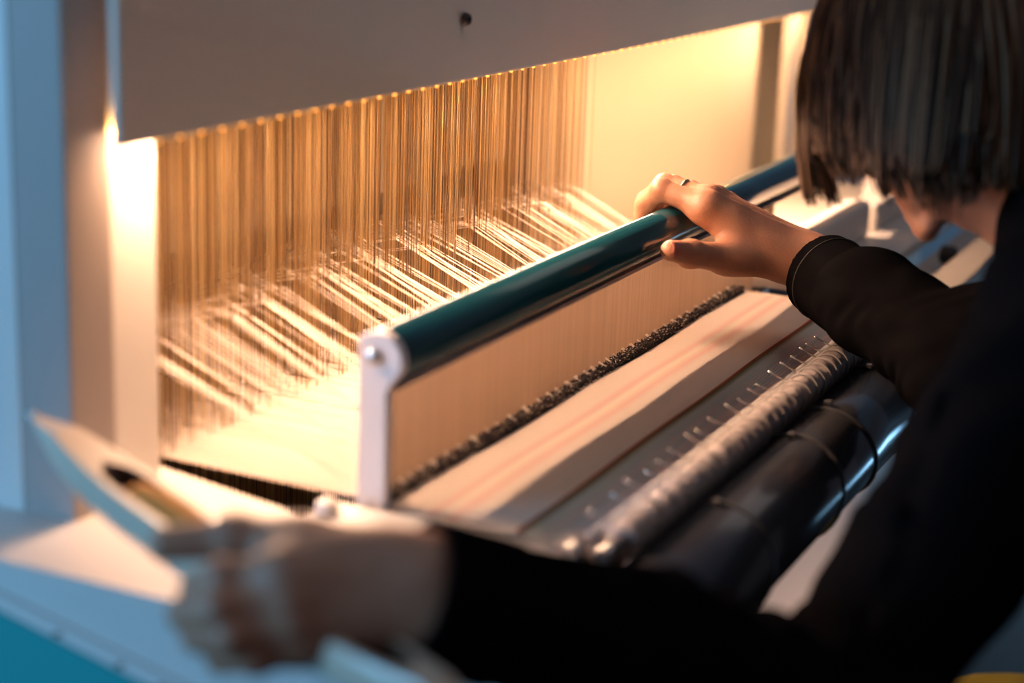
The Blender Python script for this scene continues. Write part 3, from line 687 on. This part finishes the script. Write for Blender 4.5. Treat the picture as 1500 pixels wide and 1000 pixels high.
cl_ = [(LC[i] - 0.06, LC[i] + 0.06) for i in range(3)]
axes = tuple(graded(lo[i], hi[i], 0.008, 0.0022, [cr_[i], cl_[i]]) for i in range(3))
sv, sq = surface(sp, axes, 0.03, (), cut)
sweater = np_obj('sweater', sv, sq, M_sweater, person); sweater['label'] = 'black long sleeved sweater'
# cuff seam
def ring_pts(c, n, r, m=40):
    u, v = frame_of(Vector(n)); return [Vector(c) + u * (r * math.cos(2 * math.pi * j / m)) + v * (r * math.sin(2 * math.pi * j / m)) for j in range(m + 1)]
V, F = tube_data(ring_pts(RC + rfa * 0.014, rfa, 0.0388), 0.0005, 6, cap=False)
me_obj('cuff_seam', V, F, M_seam, sweater, True)
# trousers and shoes
kneeL, kneeR = A(0.22, -0.40, -0.33), A(0.46, -0.42, -0.33); ankL, ankR = A(0.20, -0.46, -0.77), A(0.48, -0.48, -0.77)
tp = [cone(pelvis + A(-0.09, 0, -0.02), kneeL, 0.095, 0.068, 0.05), cone(pelvis + A(0.09, 0, -0.02), kneeR, 0.095, 0.068, 0.05), cone(kneeL, ankL, 0.064, 0.05, 0.03), cone(kneeR, ankR, 0.064, 0.05, 0.03), cone(pelvis + A(-0.08, -0.01, 0), pelvis + A(0.08, -0.01, 0), 0.11, 0.11, 0.05)]
lo = np.min([bbox(p)[0] for p in tp], 0) - 0.03; hi = np.max([bbox(p)[1] for p in tp], 0) + 0.03
tv, tq = surface(tp, tuple(np.arange(lo[i], hi[i], 0.014, dtype=np.float32) for i in range(3)), 0.03)
np_obj('trousers', tv, tq, M_trousers, person)
for an in (ankL, ankR):
    fp = [cone(an + A(0, -0.02, -0.035), an + A(0, 0.15, -0.052), 0.040, 0.026, 0.02), cone(an, an + A(0, 0.01, -0.03), 0.045, 0.04, 0.02)]
    lo = np.min([bbox(p)[0] for p in fp], 0) - 0.02; hi = np.max([bbox(p)[1] for p in fp], 0) + 0.02; lo[2] = FZ + 0.0005
    fv, fq = surface(fp, tuple(np.arange(lo[i], hi[i], 0.008, dtype=np.float32) for i in range(3)), 0.02, (), lambda P, d: np.maximum(d, FZ + 0.004 - P[..., 2]))
    np_obj('shoe', fv, fq, M_rubber, person)
# ring on the middle finger of the right hand
rc = A(*rm[1]) * 0.45 + A(*rp[1]) * 0.55; rn = A(*rp[1]) - A(*rm[1])
V, F = tube_data(ring_pts(rc, rn, 0.0112, 32), 0.0012, 8, cap=False); me_obj('finger_ring', V, F, M_gold, person, True)['label'] = 'thin gold ring'
# thumb nail
def nail(t, p, up_, w_, l_):
    d = (t - p) / np.linalg.norm(t - p); u_ = up_ - d * (up_ @ d); u_ /= np.linalg.norm(u_); s_ = np.cross(d, u_)
    V, F = [], []
    for i in range(7):
        for j in range(7):
            a = (i / 6 - 0.5) * 2; b = (j / 6 - 0.5) * 2
            V.append(t + d * (a * l_) + s_ * (b * w_ * math.sqrt(max(0.05, 1 - 0.45 * max(0, a) ** 3))) + u_ * (0.0094 - 0.0030 * b * b - 0.0010 * max(0, a)))
    for i in range(6):
        for j in range(6): F.append((i * 7 + j, i * 7 + j + 1, (i + 1) * 7 + j + 1, (i + 1) * 7 + j))
    o = me_obj('fingernail', V, F, M_nail, person, True); md = o.modifiers.new('thick', 'SOLIDIFY'); md.thickness = 0.0006; return o
M_nail = mat('fingernail_pink', (0.46, 0.16, 0.11), 0.3, 0, (0.40, 0.13, 0.09), 60, coat=0.2)
nail(A(*rth[3]), A(*rth[2]), A(-0.45, -0.75, 0.45), 0.0072, 0.0080)

# hair: locks that leave the crown, slide over the skull and fall
SC = (0.079, 0.098, 0.085)                                    # skull ellipsoid in side, face, crown
def skull_push(p):
    q = HROT @ (p - H(-0.01, 0.020)); l = math.sqrt(sum((q[i] / SC[i]) ** 2 for i in range(3)))
    return p if l >= 1 else H(-0.01, 0.020) + HROT.T @ (q / l)
HV, HF = [], []
g = A(0, 0, -1.0)
hr = random.Random(3)
clumps = []
for k in range(150):
    th = hr.uniform(0, 2 * math.pi); ph = math.acos(hr.uniform(-0.55, 1.0))
    v = A(math.sin(ph) * math.cos(th), math.sin(ph) * math.sin(th), math.cos(ph))
    if v[1] > 0.80 or (v[1] > 0.25 and v[2] < 0.25): continue
    clumps.append((v, A(hr.gauss(0, 0.10), hr.gauss(0, 0.06) - 0.55 * max(0, v[2]), 0), hr.gauss(0, 0.013), hr.uniform(0.5, 1.0), hr.uniform(-0.35, 0.35)))
def fall(v, lean, zc, curl, nr):
    p = HB + HROT.T @ (v * A(*SC)); nrm = HROT.T @ (v / A(*SC)); nrm /= np.linalg.norm(nrm)
    away = nrm - hu * (nrm @ hu) * 0.6; dirv = nrm * 0.12 + away * 0.35 + g * 0.45
    n_ = 12; pts = [p + nrm * nr]; step = 0.19 / n_
    for i in range(n_):
        t = i / n_; dirv = dirv * 0.66 + (g + lean + nrm * A(1, 1, 0) * curl * (0.45 - t)) * 0.34 * (0.6 + t); dirv /= np.linalg.norm(dirv)
        q = skull_push(p + dirv * step * (1.0 if p[2] > zc else 0.06)); dirv = (q - p) / max(1e-6, np.linalg.norm(q - p)); p = q
        pts.append(p + nrm * nr)
    return pts
HB = H(-0.01, 0.020)
for (v0, lean, dz, tight, curl) in clumps:
    axis = fall(v0, lean, 0.244 + dz - 0.030 * max(0, v0[2]) ** 2 - 0.03 * max(0, -v0[1]), curl, 0.003)
    for q in range(30):
        v = v0 + A(hr.gauss(0, 0.13), hr.gauss(0, 0.13), hr.gauss(0, 0.13)); v /= np.linalg.norm(v)
        pts = fall(v, lean, 0.244 + dz + hr.gauss(0, 0.005) - 0.030 * max(0, v0[2]) ** 2 - 0.03 * max(0, -v0[1]), curl, hr.uniform(0.001, 0.004))
        for i in range(len(pts)):
            t = i / (len(pts) - 1); pts[i] = pts[i] * (1 - 0.62 * tight * t) + axis[i] * (0.62 * tight * t)
        r0 = hr.uniform(0.0008, 0.0017); m_ = len(pts)
        tube_data(pts, [r0 * (1.0 if i < 8 else max(0.15, 1.0 - (i - 7) / (m_ - 7.5))) for i in range(m_)], 4, HV, HF, False)
def hair_mat():
    m = bpy.data.materials.new('dark_blond_hair'); m.use_nodes = True; nt = m.node_tree; b = nt.nodes['Principled BSDF']; L = nt.links.new
    g_ = nt.nodes.new('ShaderNodeNewGeometry'); r = nt.nodes.new('ShaderNodeValToRGB'); L(g_.outputs['Random Per Island'], r.inputs[0])
    e = r.color_ramp.elements; e[0].color = (0.022, 0.011, 0.007, 1); e[1].color = (0.24, 0.135, 0.072, 1); n = e.new(0.5); n.color = (0.085, 0.045, 0.025, 1)
    L(r.outputs[0], b.inputs['Base Color']); b.inputs['Roughness'].default_value = 0.5; b.inputs['Specular IOR Level'].default_value = 0.25
    return m
M_hair = hair_mat()
hair = me_obj('hair', HV, HF, M_hair, person, True); hair['label'] = 'chin length dark blond hair hanging over the face'
# scalp cap under the locks
bm = bmesh.new(); bmesh.ops.create_uvsphere(bm, u_segments=32, v_segments=20, radius=1.0)
for v in bm.verts: v.co = Vector(H(-0.01, 0.020) + HROT.T @ (np.array(v.co) * A(0.0775, 0.0965, 0.083)))
bmesh.ops.delete(bm, geom=[v for v in bm.verts if (np.array(v.co) - HC) @ hu < 0.02 and (np.array(v.co) - HC) @ hf > -0.02 or (np.array(v.co) - HC) @ hu < -0.04], context='VERTS')
bm_obj('scalp_hair', bm, M_hair, hair, True)

# ------------------------------------------------------------------ stools
def stool(name, label, cx, cy, top, r, m, cush):
    t = thing(name, label, 'stool')
    V, F = [], []; prof = [(r * 0.90, -cush), (r * 0.99, -cush * 0.85), (r, -cush * 0.45), (r * 0.97, -cush * 0.12), (r * 0.85, 0), (0.001, 0.004)]; n = 40
    for (rr, dz) in prof:
        for j in range(n): a = 2 * math.pi * j / n; V.append((cx + rr * math.cos(a), cy + rr * math.sin(a), top + dz))
    for i in range(len(prof) - 1):
        for j in range(n): F.append((i * n + j, i * n + (j + 1) % n, (i + 1) * n + (j + 1) % n, (i + 1) * n + j))
    F.append(tuple(range(n))[::-1]); me_obj('seat', V, F, m, t, True)
    for k in range(4):
        a = math.pi / 4 + k * math.pi / 2
        tube('leg', [(cx + r * 0.6 * math.cos(a), cy + r * 0.6 * math.sin(a), top - cush), (cx + r * 0.85 * math.cos(a), cy + r * 0.85 * math.sin(a), FZ + 0.001)], 0.014, M_wood, t, 12)
    return t
stool('round_stool', 'round stool with a yellow padded seat beside the seated person', 0.745, -0.375, -0.40, 0.165, M_yellow, 0.06)
stool('work_stool', 'black padded stool the person sits on', 0.34, -0.84, -0.408, 0.17, M_rubber, 0.05)
